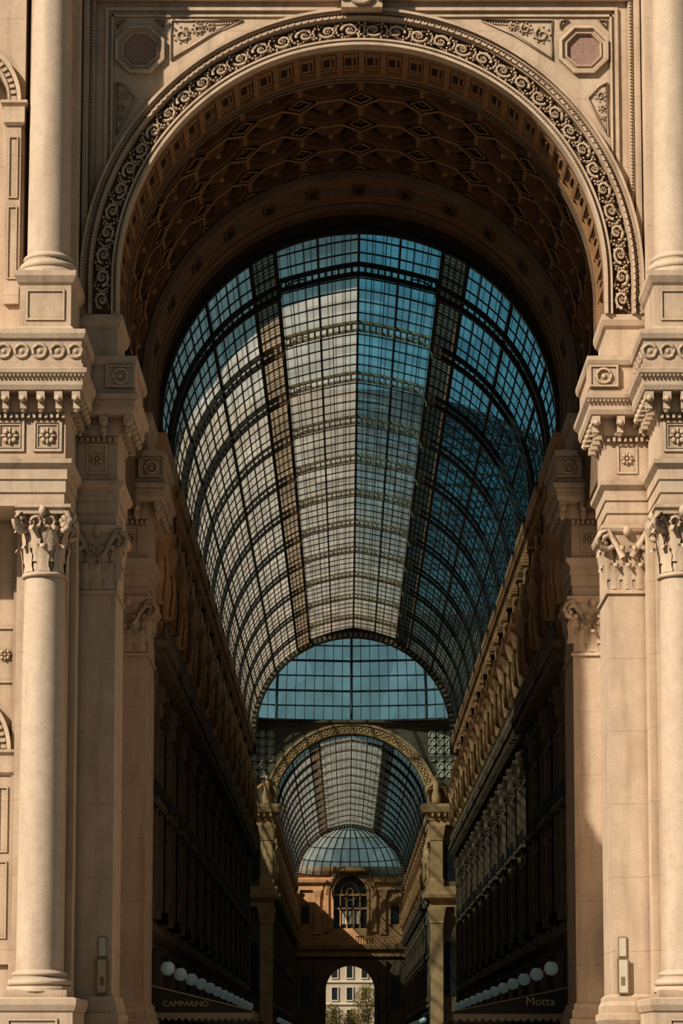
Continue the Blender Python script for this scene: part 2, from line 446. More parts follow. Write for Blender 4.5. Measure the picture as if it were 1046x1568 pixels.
# entablatures
m = MB()
entab(m, 10.3, 18, 81.75, 85.5)
for x in (10.95, 12.25, 13.5):
    m.frame(x - .55, x + .45, 22.3, 23.4, 81.74, .09, .07, ORN)
    m.frame(x - .42, x + .32, 22.43, 23.27, 81.74, .04, .05, ORN)
    m.rosette(x - .05, 81.68, 22.85, .34, ORN)
for i in range(14):
    m.ringf(9.9 + .62 * i, 81.14, 25.7, .23, .065, ORN, 18, 6)
    m.ell(9.9 + .62 * i, 81.15, 25.7, .1, .04, .1, ORN)
for i in range(4): # side rings
    y = 81.6 + .62 * i
    m.tube([(9.69, y + .23 * cos(a * pi / 8), 25.7 + .23 * sin(a * pi / 8)) for a in range(16)], .06, 5, ORN, True)
both(m, 'entablature')
for (x0, x1, y0, y1) in ((8.8, 10.6, 85.0, 88), (8.8, 10.6, 98.6, 102.5)):
    m = MB()
    entab(m, x0, x1, y0, y1, step=.7)
    m.frame(x0 + .35, x0 + 1.1, 22.3, 23.4, y0, .08, .06, ORN)
    m.rosette(x0 + .72, y0 - .06, 22.85, .26, ORN)
    # corner boxes with roundel
    m.box(x0 - .68, x0 + .38, y0 - .72, y0 + .3, 25.28, 26.12, STONE)
    m.frame(x0 - .66, x0 + .36, 25.32, 26.1, y0 - .72, .06, .05, ORN)
    m.ringf(x0 - .15, y0 - .76, 25.7, .26, .055, ORN, 20, 6)
    m.ell(x0 - .15, y0 - .74, 25.7, .1, .05, .1, ORN)
    # impost pier
    P = [(.05, 26.3), (.05, 26.6), (-.05, 26.65), (-.05, 27.7), (.05, 27.8), (.12, 28.0), (.12, 28.2)]
    m.rect(x0, x1 - .3, y0 + (.1 if y0 < 90 else 0), y1, P, STONE)
    both(m, 'entablature')

# vestibule side walls
m = MB()
m.box(10.4, 10.7, 88, 99, 0, 24, STONE)
m.box(9.3, 10.7, 88, 98.6, 24, 28.3, RIB)
m.rect(9.3, 10.6, 88, 98.6, [(0, 26), (.3, 26.3), (.3, 26.6), (0, 26.8)], RIB)
o = m.build('wall_right'); 
q = inst(o, 'wall_left', scale=(-1, 1, 1))

# upper pedestal & column
m = MB()
m.rect(CX - .8, CX + .95, 82.0, 84.6, [(.12, 26.3), (.12, 26.75), (.02, 26.85), (.02, 28.3), (.1, 28.4), (.2, 28.6), (.2, 28.8), (0, 28.85)], STONE)
m.frame(CX - .6, CX + .75, 27.05, 28.15, 81.98, .07, .05, ORN)
m.lathe(CX + .1, 83.0, base_prof(.76, 28.8, .85), 32, COLM)
sh = [(.76 - .11 * (i / 10) ** 1.5, 29.6 + 12 * i / 10) for i in range(11)]
m.lathe(CX + .1, 83.0, sh, 40, COLM)
capital_round(m, CX + .1, 83.0, 41.6, 2.2, .67)
both(m, 'corinthian_column')
m = MB()
m.rect(10.25, 12.0, 84.1, 86, [(0, 26.3), (0, 28.4), (.05, 28.5), (.05, 28.8), (0, 28.85), (0, 48)], STONE)
both(m, 'facade_pier')
# attic entablature carried by the upper columns (above the frame)
m = MB()
m.rect(10.2, 18, 82.0, 86, [(0, 43.8), (0, 45.6), (.3, 45.7), (.8, 46.3), (.8, 47)], STONE)
m.rect(-10.5, 10.5, 84.9, 86, [(0, 43.8), (0, 45.6), (.3, 45.7), (.8, 46.3), (.8, 47)], STONE)
o = m.build('attic_cornice'); inst(o, 'attic_cornice', scale=(-1, 1, 1))

# front wall with spandrels
m = MB()
m.archwall(-10.3, 10.3, 28.2, 48, 0, ZC, 9.6, 85.25, 88, STONE, 64)
m.box(-10.2, 10.2, 85.0, 85.3, 40.35, 42.8, STONE)
for sg in (-1, 1):
    def bx(a, b, y0, y1, z0, z1, mt=ORN):
        m.box(min(sg * a, sg * b), max(sg * a, sg * b), y0, y1, z0, z1, mt)
    bx(9.78, 9.95, 85.12, 85.3, 31.5, 40.3); bx(9.98, 10.2, 85.0, 85.3, 29, 48, STONE)
    for i in range(66): m.ell(sg * 9.86, 85.1, 32 + .125 * i, .05, .05, .05, ORN, 5, 3)
    bx(9.3, 9.42, 85.15, 85.3, 33.5, 39.75); bx(9.12, 9.2, 85.18, 85.3, 34.0, 39.6)
    bx(.9, 9.42, 85.15, 85.3, 39.75, 39.87); bx(2.4, 9.2, 85.18, 85.3, 39.52, 39.6)
    bx(.8, 9.9, 85.05, 85.3, 40.1, 40.35)
    # octagon
    ox, oz = sg * 8.15, 38.25
    def octa(R, y): return [(ox + R * cos(pi / 8 + k * pi / 4), y, oz + R * sin(pi / 8 + k * pi / 4)) for k in range(8)]
    rings = [(.98, 85.3), (.98, 85.1), (.86, 85.08), (.84, 85.16), (.74, 85.18), (.7, 85.12), (.66, 85.12), (.62, 85.4)]
    vs = []
    for R, y in rings: vs += octa(R, y)
    fs = [(i * 8 + k, i * 8 + (k + 1) % 8, (i + 1) * 8 + (k + 1) % 8, (i + 1) * 8 + k) for i in range(len(rings) - 1) for k in range(8)]
    m.add(vs, fs, ORN)
    m.add(octa(.66, 85.235), [tuple(range(8))], PINK)
    # triangular foliage panels
    def tri(pts, w=.05):
        m.tube([(sg * a, 85.22, z) for a, z in pts], w, 5, ORN, True)
    tri([(7.0, 39.4), (4.4, 39.4), (5.6, 38.85), (7.0, 37.9)])
    tri([(8.7, 36.9), (9.0, 37.0), (9.0, 35.0), (8.3, 36.4)])
    tri([(9.0, 39.4), (9.0, 39.1), (8.7, 39.4)])
    tri([(7.3, 39.4), (7.6, 39.4), (7.3, 39.1)])
    # carved foliage: scrolls with leaves
    for (cx_, cz_, R_) in ((6.62, 38.85, .27), (6.02, 39.08, .19), (5.58, 39.2, .13)):
        pts = [(sg * (cx_ + R_ * (1 - .75 * t / 14) * cos(t * .55 + 2)), 85.22, cz_ + R_ * (1 - .75 * t / 14) * sin(t * .55 + 2)) for t in range(15)]
        m.tube(pts, [.055 - .025 * t / 14 for t in range(15)], 5, ORN)
        for t in range(9):
            a = t * .7
            m.ell(sg * (cx_ + (R_ + .04) * cos(a)), 85.24, cz_ + (R_ + .04) * sin(a), .045, .05, .045, ORN, 5, 3)
    for k in range(9):
        t = k / 8; m.ell(sg * (5.4 - .8 * t), 85.24, 39.24 + .06 * t, .07 - .03 * t, .04, .05, ORN, 5, 3)
    for (cx_, cz_, R_) in ((8.76, 36.5, .17), (8.82, 36.05, .12), (8.88, 35.7, .08)):
        pts = [(sg * (cx_ + R_ * (1 - .75 * t / 12) * cos(t * .6)), 85.22, cz_ + R_ * (1 - .75 * t / 12) * sin(t * .6)) for t in range(13)]
        m.tube(pts, .035, 5, ORN)
        for t in range(7):
            a = t * .9; m.ell(sg * (cx_ + (R_ + .03) * cos(a)), 85.24, cz_ + (R_ + .03) * sin(a), .035, .04, .04, ORN, 5, 3)
m.build('wall_front')

# keystone
m = MB()
m.rect(-.75, .75, 84.3, 85.4, [(0, 39.5), (0, 40.2), (.08, 40.3), (.08, 42.8)], ORN)
m.ringf(0, 84.25, 40.05, .42, .1, ORN, 24, 6); m.ringf(0, 84.22, 40.05, .2, .07, ORN, 16, 5); m.ell(0, 84.2, 40.05, .12, .08, .12, ORN)
for sg in (-1, 1):
    pts = [(sg * (.62 + .22 * (1 - t / 14 * .7) * cos(t * .6)), 84.24, 40.0 + .22 * (1 - t / 14 * .7) * sin(t * .6) * -1) for t in range(15)]
    m.tube(pts, .06, 5, ORN)
m.build('keystone')

# archivolt
m = MB()
def S(r0, r1, y0, y1, mat=STONE, n=96): m.sweep([(r0, y0), (r1, y0), (r1, y1), (r0, y1)], ZC, ZSP, 0, n, mat)
S(10.12, 10.22, 84.80, 85.4); S(10.03, 10.12, 84.92, 85.4); S(9.9, 10.03, 84.99, 85.4, ORN); S(9.82, 9.9, 84.8, 85.4); S(9.76, 9.82, 84.9, 85.4)
S(9.08, 9.76, 85.12, 85.4, BAND); S(9.0, 9.08, 84.88, 85.4); S(8.9, 9.0, 84.95, 85.4, ORN); S(8.8, 8.9, 84.82, 85.4)
def apt(th, r, y):
    if th < 0: return (r, y, ZC + th * 9.4)
    if th > pi: return (-r, y, ZC - (th - pi) * 9.4)
    return (r * cos(th), y, ZC + r * sin(th))
NB = 260
for i in range(NB):
    th = -.13 + (pi + .26) * (i + .5) / NB
    p = apt(th, 9.965, 84.95); m.ell(*p, .05, .05, .05, ORN, 5, 3)
    p = apt(th, 8.95, 84.94); m.ell(*p, .035, .04, .035, ORN, 5, 3)
    p = apt(th, 9.86, 84.8)
    if i % 2: m.ell(*p, .06, .05, .06, ORN, 5, 3)
NU = 38
Wd = (pi + .25) / NU * 9.4
for i in range(NU):
    th0 = -.125 + (pi + .25) * (i + .5) / NU; fl = 1 if i % 2 else -1
    mir = 1 if th0 < pi / 2 else -1
    pts = []; rr = []
    for k in range(22):
        t = k / 21; ph = pi * (1 - 2.5 * t); q = .25 * (1 - .75 * t)
        pts.append(apt(th0 + mir * (q * 1.3 * cos(ph)) / 9.4, 9.42 + fl * (q * sin(ph)), 84.99)); rr.append(.072 - .03 * t)
        if k in (2, 4, 6, 8, 10):   # acanthus lobes on the outer edge of the scroll
            m.ell(*apt(th0 + mir * ((q + .065) * 1.3 * cos(ph)) / 9.4, 9.42 + fl * ((q + .055) * sin(ph)), 85.02), .055, .07, .055, ORN, 5, 3)
    m.tube(pts, rr, 5, ORN)
    # leafy spray between scrolls
    u = mir * (Wd * .5) / 9.4
    for k in range(7):
        a = -1 + k / 3
        m.ell(*apt(th0 + u + mir * .045 * (a * a - .5) / 2, 9.42 + fl * .27 * a, 84.99), .05 + .022 * (k % 2), .08, .05 + .022 * ((k + 1) % 2), ORN, 6, 4)
    m.ell(*apt(th0 + u * .72, 9.42 - fl * .2, 85.0), .06, .07, .05, ORN, 5, 3)
    m.ell(*apt(th0 + u * 1.3, 9.42 + fl * .14, 85.0), .06, .07, .05, ORN, 5, 3)
    for k in range(6):
        a = k * pi / 3 + i
        m.ell(*apt(th0 + .085 * cos(a) / 9.4, 9.42 + .085 * sin(a), 85.0), .045, .07, .045, ORN, 5, 3)
    m.ell(*apt(th0, 9.42, 84.96), .04, .06, .04, ORN, 5, 3)
    for k in range(4):
        m.ell(*apt(th0 + mir * (-.3 + .1 * k) / 9.4, 9.42 - fl * (.27 - .03 * k), 85.03), .05, .07, .045, ORN, 5, 3)
m.build('archivolt_trim')

# soffit of the front arch with small coffers
m = MB()
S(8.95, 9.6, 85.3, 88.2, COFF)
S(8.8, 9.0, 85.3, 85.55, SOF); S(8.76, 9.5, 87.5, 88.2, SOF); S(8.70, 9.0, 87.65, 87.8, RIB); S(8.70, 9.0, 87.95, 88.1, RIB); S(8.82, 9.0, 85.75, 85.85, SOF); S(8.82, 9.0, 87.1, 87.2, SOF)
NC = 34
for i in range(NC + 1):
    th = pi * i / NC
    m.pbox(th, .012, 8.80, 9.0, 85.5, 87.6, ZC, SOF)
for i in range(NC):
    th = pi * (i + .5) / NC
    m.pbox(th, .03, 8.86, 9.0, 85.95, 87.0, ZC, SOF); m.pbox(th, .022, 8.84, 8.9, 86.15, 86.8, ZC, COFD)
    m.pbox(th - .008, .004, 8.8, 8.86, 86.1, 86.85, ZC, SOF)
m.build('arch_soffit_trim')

# coffered barrel vault
m = MB()
Y0, Y1 = 88.2, 98.6
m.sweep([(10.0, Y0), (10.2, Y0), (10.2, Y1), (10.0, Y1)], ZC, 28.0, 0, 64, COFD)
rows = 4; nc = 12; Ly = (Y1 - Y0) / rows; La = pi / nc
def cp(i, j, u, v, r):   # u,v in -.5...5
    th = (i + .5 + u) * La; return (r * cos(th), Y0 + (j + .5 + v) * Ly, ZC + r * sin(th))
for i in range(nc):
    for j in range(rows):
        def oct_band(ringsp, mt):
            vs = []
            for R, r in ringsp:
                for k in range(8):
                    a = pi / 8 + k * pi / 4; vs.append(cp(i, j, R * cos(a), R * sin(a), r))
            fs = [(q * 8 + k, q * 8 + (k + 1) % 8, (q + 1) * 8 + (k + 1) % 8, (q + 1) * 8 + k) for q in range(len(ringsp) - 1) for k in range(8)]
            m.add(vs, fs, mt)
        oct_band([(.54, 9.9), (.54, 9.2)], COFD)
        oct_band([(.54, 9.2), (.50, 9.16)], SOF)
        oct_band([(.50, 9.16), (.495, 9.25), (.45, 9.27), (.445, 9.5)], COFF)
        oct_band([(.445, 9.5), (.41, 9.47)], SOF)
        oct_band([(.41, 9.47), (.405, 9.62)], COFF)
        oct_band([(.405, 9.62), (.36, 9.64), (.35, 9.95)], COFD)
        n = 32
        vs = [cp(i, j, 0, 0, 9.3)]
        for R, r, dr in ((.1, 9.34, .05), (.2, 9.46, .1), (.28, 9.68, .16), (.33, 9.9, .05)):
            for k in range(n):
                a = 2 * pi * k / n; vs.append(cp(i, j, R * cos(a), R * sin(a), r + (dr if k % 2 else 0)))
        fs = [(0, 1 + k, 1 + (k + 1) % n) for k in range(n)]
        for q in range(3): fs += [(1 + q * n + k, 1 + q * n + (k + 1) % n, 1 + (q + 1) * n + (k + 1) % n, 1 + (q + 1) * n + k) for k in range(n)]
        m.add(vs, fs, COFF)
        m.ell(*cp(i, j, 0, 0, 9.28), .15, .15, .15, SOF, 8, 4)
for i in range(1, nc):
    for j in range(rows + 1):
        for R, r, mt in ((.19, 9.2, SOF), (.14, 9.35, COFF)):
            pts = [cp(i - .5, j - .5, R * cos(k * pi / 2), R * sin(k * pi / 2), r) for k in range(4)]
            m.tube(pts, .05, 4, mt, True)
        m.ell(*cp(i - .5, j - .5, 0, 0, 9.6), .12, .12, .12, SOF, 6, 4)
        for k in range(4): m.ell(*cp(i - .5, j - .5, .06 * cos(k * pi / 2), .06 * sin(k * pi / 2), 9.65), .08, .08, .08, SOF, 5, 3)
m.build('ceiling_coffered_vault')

# rear arch rib
m = MB()
def S2(r0, r1, y0, y1, mat=RIB): m.sweep([(r0, y0), (r1, y0), (r1, y1), (r0, y1)], ZC, ZSP, 0, 80, mat)
S2(8.95, 9.9, 98.4, 102.2); S2(8.78, 9.1, 98.3, 98.7); S2(8.85, 9.1, 98.8, 98.95, SOF); S2(8.82, 9.0, 101.6, 102.3); S2(8.86, 9.1, 101.3, 101.45, SOF)
S2(8.74, 9.4, 102.3, 102.7, COFF)
m.sweep([(8.74, 102.7), (9.5, 102.7), (9.5, 103.3), (8.74, 103.3)], 29.3, 24, 0, 80, COFD)
m.sweep([(8.6, 103.2), (9.3, 103.2), (9.3, 103.5), (8.6, 103.5)], 29.0, 24, 0, 80, IRON)
for i in range(14):
    th = pi * (i + .5) / 14
    m.pbox(th, .1, 8.9, 9.0, 99.3, 99.4, ZC, SOF); m.pbox(th, .1, 8.9, 9.0, 100.9, 101.0, ZC, SOF)
    m.pbox(pi * i / 14 + .112 - .108, .004, 8.88, 9.0, 99.3, 101, ZC, SOF); 
    if i: m.pbox(pi * i / 14, .03, 8.84, 9.0, 99.5, 100.7, ZC, COFF); m.pbox(pi * i / 14, .02, 8.82, 9.0, 99.7, 100.5, ZC, COFD)
m.archwall(-13, 13, 28.2, 48, 0, ZC, 9.3, 98.6, 103.0, RIB, 48)
m.build('rear_arch_trim')

# ---------------------------------------------------------------- gallery side walls, one bay
def bay_T(x, d, z): return (9.2 + d, x, z)
m = MB(bay_T); Lb = 8.0; H = Lb / 2
# ground floor arch
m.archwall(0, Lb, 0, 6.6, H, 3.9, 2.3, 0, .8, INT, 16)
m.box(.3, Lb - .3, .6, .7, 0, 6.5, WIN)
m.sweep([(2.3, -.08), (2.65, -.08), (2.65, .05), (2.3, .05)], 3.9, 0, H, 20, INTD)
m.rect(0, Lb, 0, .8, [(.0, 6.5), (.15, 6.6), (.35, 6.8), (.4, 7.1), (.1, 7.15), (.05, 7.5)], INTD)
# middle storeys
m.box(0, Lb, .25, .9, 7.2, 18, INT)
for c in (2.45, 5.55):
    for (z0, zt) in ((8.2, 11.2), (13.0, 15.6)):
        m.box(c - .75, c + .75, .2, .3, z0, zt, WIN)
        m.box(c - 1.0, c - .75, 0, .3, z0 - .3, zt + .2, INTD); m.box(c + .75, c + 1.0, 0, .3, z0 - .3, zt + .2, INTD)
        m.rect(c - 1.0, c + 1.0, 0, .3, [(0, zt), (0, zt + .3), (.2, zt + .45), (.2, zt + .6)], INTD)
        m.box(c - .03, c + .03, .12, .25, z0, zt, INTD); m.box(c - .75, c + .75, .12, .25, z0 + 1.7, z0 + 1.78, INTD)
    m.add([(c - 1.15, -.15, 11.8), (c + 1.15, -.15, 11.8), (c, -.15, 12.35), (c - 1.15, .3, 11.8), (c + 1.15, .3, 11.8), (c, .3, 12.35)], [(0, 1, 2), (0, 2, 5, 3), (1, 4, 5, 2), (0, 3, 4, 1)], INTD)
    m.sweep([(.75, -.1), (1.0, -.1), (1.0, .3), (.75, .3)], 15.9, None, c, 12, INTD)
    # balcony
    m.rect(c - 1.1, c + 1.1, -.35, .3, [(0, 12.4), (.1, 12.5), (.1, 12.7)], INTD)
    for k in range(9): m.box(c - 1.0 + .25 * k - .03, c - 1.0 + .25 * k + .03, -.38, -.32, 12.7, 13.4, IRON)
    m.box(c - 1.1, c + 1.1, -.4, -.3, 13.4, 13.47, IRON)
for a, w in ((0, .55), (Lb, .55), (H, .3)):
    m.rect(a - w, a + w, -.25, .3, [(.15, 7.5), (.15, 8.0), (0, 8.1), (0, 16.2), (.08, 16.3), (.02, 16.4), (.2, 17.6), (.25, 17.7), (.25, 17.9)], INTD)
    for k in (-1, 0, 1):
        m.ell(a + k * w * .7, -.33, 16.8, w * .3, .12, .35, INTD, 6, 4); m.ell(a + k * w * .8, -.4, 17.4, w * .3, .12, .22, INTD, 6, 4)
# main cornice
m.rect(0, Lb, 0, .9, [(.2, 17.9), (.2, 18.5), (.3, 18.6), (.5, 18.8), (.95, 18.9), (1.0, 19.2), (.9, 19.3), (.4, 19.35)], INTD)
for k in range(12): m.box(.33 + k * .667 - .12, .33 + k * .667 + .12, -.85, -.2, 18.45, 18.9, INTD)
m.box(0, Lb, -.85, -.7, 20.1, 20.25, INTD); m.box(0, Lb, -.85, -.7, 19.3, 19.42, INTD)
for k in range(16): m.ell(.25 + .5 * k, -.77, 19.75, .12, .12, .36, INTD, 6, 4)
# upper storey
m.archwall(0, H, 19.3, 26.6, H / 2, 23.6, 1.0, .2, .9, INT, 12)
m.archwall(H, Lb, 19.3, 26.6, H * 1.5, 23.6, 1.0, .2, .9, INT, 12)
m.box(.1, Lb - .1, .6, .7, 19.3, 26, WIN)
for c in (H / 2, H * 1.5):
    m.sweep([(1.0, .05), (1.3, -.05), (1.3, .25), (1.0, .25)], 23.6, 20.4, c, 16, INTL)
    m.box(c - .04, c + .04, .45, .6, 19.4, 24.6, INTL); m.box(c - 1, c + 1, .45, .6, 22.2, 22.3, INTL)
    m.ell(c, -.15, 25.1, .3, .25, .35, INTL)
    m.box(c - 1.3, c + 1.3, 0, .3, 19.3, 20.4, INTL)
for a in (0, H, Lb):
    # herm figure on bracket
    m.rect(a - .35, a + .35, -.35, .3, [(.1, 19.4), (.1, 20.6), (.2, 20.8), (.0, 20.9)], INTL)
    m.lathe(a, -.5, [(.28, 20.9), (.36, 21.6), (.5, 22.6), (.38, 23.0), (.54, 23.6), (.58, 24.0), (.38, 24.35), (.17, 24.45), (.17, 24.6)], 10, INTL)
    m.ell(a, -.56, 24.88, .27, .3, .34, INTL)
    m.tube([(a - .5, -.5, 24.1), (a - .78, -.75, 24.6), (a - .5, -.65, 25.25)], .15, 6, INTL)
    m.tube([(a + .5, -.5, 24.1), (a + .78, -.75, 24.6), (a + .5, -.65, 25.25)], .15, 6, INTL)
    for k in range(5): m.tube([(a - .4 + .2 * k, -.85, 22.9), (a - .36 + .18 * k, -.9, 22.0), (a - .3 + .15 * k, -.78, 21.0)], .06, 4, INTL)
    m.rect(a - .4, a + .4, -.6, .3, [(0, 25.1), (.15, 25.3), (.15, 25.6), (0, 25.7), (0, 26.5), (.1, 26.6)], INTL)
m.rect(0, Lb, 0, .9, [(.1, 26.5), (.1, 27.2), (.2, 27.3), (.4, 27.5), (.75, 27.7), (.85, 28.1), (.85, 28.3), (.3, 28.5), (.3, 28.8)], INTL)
for k in range(10): m.rect(.4 + k * .8 - .1, .4 + k * .8 + .1, -.6, .0, [(0, 27.1), (0, 27.65)], INTL)
bay = None
for nm, sx in (('gallery_facade_right', 1), ('gallery_facade_left', -1)):
    e = empty(nm)
    for k in range(13):
        if bay is None: bay = m.build('bay'); bay.parent = e; bay.location = (0, 103 + 8 * k, 0); continue
        inst(bay, 'bay', e, (sx, 1, 1), (0, 103 + 8 * k, 0))
for nm, sx in (('gallery_facade_right', 1), ('gallery_facade_left', -1)):
    e = empty(nm)
    for k in range(14): inst(bay, 'bay', e, (sx, 117 / 112, 1), (0, 273 + 8.357 * k, 0))
# masses behind to close the building
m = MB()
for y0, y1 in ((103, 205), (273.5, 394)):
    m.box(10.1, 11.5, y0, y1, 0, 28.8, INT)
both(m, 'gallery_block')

# ---------------------------------------------------------------- glass vaults
RV, ZV = 8.8, 28.8
def vpt(deg, r=RV): a = radians(deg); return (r * sin(a), ZV + r * cos(a))
def make_vault(name, Y0, Y1, first):
    e = empty(name)
    side = [vpt(-90 + 4 * i) for i in range(15)]; band = [vpt(-33), vpt(-29), vpt(-25)]
    side[-1] = vpt(-33)
    g0 = vpt(-25); gx, gz = g0[0], g0[1] + .25
    RIDGE = gz + .85
    half = [(gx * (1 - i / 6), gz + .85 * (.55 * (i / 6) + .45 * sin(i / 6 * pi / 2))) for i in range(7)]
    g = MB()
    def strip(P, mat, y0=Y0, y1=Y1):
        for (a, b) in zip(P[:-1], P[1:]):
            g.add([(a[0], y0, a[1]), (b[0], y0, b[1]), (b[0], y1, b[1]), (a[0], y1, a[1])], [(0, 1, 2, 3)], mat)
    mir = lambda P: [(-x, z) for x, z in reversed(P)]
    for P in (side, half):
        strip(P, GLASS); strip(mir(P), GLASST)
    g.build('glazing', e)
    g = MB()
    strip(band, PANEL); strip(mir(band), PANEL)
    for sg in (1, -1): strip([(sg * gx, gz - .25), (sg * gx, gz)], PANEL)
    # longitudinal bars
    def bar(x, z, w, mat=IRON): g.box(x - w, x + w, Y0, Y1, z - w * 1.6, z + w * .4, mat)
    for sg in (-1, 1):
        for i, (x, z) in enumerate(side):
            bar(sg * x, z, .075 if i in (0, 5, 10, 14) else .032, IRON)
        for i, (x, z) in enumerate(half):
            bar(sg * x, z, .07 if i in (0,) else (.045 if i == 3 else .02), IRON)
        x, z = band[-1]; bar(sg * x, z, .09, IRON); x, z = band[0]; bar(sg * x, z, .09, IRON)
    bar(0, RIDGE, .055, IRON)
    full = side + band[1:] + half[:-1]; full = full + [(0, RIDGE)] + mir(full)
    def rib(y, w, d, off=0, mat=IRON, P=full):
        vs = []; n = len(P)
        for k, (x, z) in enumerate(P):
            a = P[max(k - 1, 0)]; b = P[min(k + 1, n - 1)]
            tx, tz = b[0] - a[0], b[1] - a[1]; l = sqrt(tx * tx + tz * tz) or 1
            nx, nz = tz / l, -tx / l   # inward
            if nx * (0 - x) + nz * (ZV - z) < 0: nx, nz = -nx, -nz
            for dd in (off, off + d):
                for yy in (y - w, y + w): vs.append((x + nx * dd, yy, z + nz * dd))
        fs = []
        for k in range(n - 1):
            A = 4 * k; Bb = A + 4
            fs += [(A, A + 1, Bb + 1, Bb), (A + 2, Bb + 2, Bb + 3, A + 3), (A, Bb, Bb + 2, A + 2), (A + 1, A + 3, Bb + 3, Bb + 1)]
        g.add(vs, fs, mat)
    y = Y0 + 1.8
    while y < Y1: rib(y, .035, .06); y += 1.8
    y = Y0 + 5; ty = 0
    nside = len(side) - 1
    while y < Y1 - 1:
        dark = first and ty < 1
        mt = IRON if dark else IRONB
        sideL = side + [band[1]]; ctr = [band[1], band[2]] + half[:-1] + [(0, RIDGE)]; ctr = ctr + mir(ctr[:-1])
        for yy in (y, y + 1.4):
            dd = .24 if ty < 3 else .16
            rib(yy, .08 if ty < 3 else .06, dd, 0, IRON, sideL); rib(yy, .08 if ty < 3 else .06, dd, 0, IRON, mir(sideL))
            rib(yy, .05, .14 if ty else .22, 0, mt, ctr)
        for k in range(0, len(full) - 1):
            (xa, za), (xb, zb) = full[k], full[k + 1]
            sidek = k < nside or k > len(full) - 2 - nside
            for t in (0, .5):
                x, z = xa + (xb - xa) * t, za + (zb - za) * t
                l = sqrt(x * x + (z - ZV) ** 2) or 1; ix, iz = -x / l, -(z - ZV) / l
                g.tube([(x + ix * .08, y, z + iz * .08), (x + ix * .08, y + 1.4, z + iz * .08)], .05 if ty < 2 else .035, 4, IRON if sidek else mt)
        # arched brackets under lantern
        for sg in (-1, 1):
            bx, bz = band[-1]
            g.tube([(sg * (abs(bx) - 1.3 * (1 - cos(t))), y, bz - .9 + 1.15 * sin(t)) for t in [k * pi / 16 for k in range(9)]], .04, 5, mt)
            g.tube([(sg * (abs(bx) - .35 + .2 * cos(t)), y, bz - .05 + .2 * sin(t)) for t in [k * pi / 5 for k in range(10)]], .03, 4, mt, True)
        y += 9.0; ty += 1
    g.build('ironwork', e)
    # end rib
    g = MB()
    for y in (Y1 - .6,):
        g.sweep([(8.3, y), (8.9, y), (8.9, y + .5), (8.3, y + .5)], ZV, 27, 0, 48, IRON)
        for i in range(60): g.pbox(pi * (i + .5) / 60, .012, 8.4, 8.75, y - .08, y, ZV, IRONB)
    g.build('end_rib', e)
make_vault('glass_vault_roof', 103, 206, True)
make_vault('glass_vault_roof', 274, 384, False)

# quarter dome closing the far arm
e = empty('glass_apse_roof'); g = MB(); h = MB(); n = 16; k5 = 5
def qp(i, j, r=8.8):
    az = -pi / 2 + pi * i / n; el = radians(8 + 78 * j / k5)
    return (r * cos(el) * sin(az), 384 + r * cos(el) * cos(az), ZV + r * sin(el))
for i in range(n):
    for j in range(k5):
        g.add([qp(i, j), qp(i + 1, j), qp(i + 1, j + 1), qp(i, j + 1)], [(0, 1, 2, 3)], GLASS if j < 4 else DGLASS)
for i in range(n + 1): h.tube([qp(i, j) for j in range(k5 + 1)], .09, 5, IRON)
for j in range(k5 + 1): h.tube([qp(i, j) for i in range(n + 1)], .08, 5, IRON)
g.build('glazing', e); h.build('ironwork', e)

# ---------------------------------------------------------------- octagon
m = MB()
OC = 240; OH = 33; OS = 13.7
m.archwall(-OS, OS, 0, 39, 0, ZV, 8.8, 273, 274.2, INT, 40)
m.archwall(-OS, OS, 0, 39, 0, ZV, 8.8, 205.8, 207, INT, 40)
m.sweep([(8.8, 272.7), (8.95, 272.6), (9.0, 272.8), (9.8, 272.8), (9.85, 272.6), (10.1, 272.6), (10.1, 273.1), (8.8, 273.1)], ZV, 27, 0, 60, INTL)
for i in range(44):
    th = pi * (i + .5) / 44
    m.ringf(9.4 * cos(th), 272.75, ZV + 9.4 * sin(th), .24, .07, INTL, 10, 4)
m.rect(-OS, OS, 273, 274, [(0, 38.4), (.2, 38.6), (.6, 38.9), (.6, 39.2), (0, 39.3)], INT)
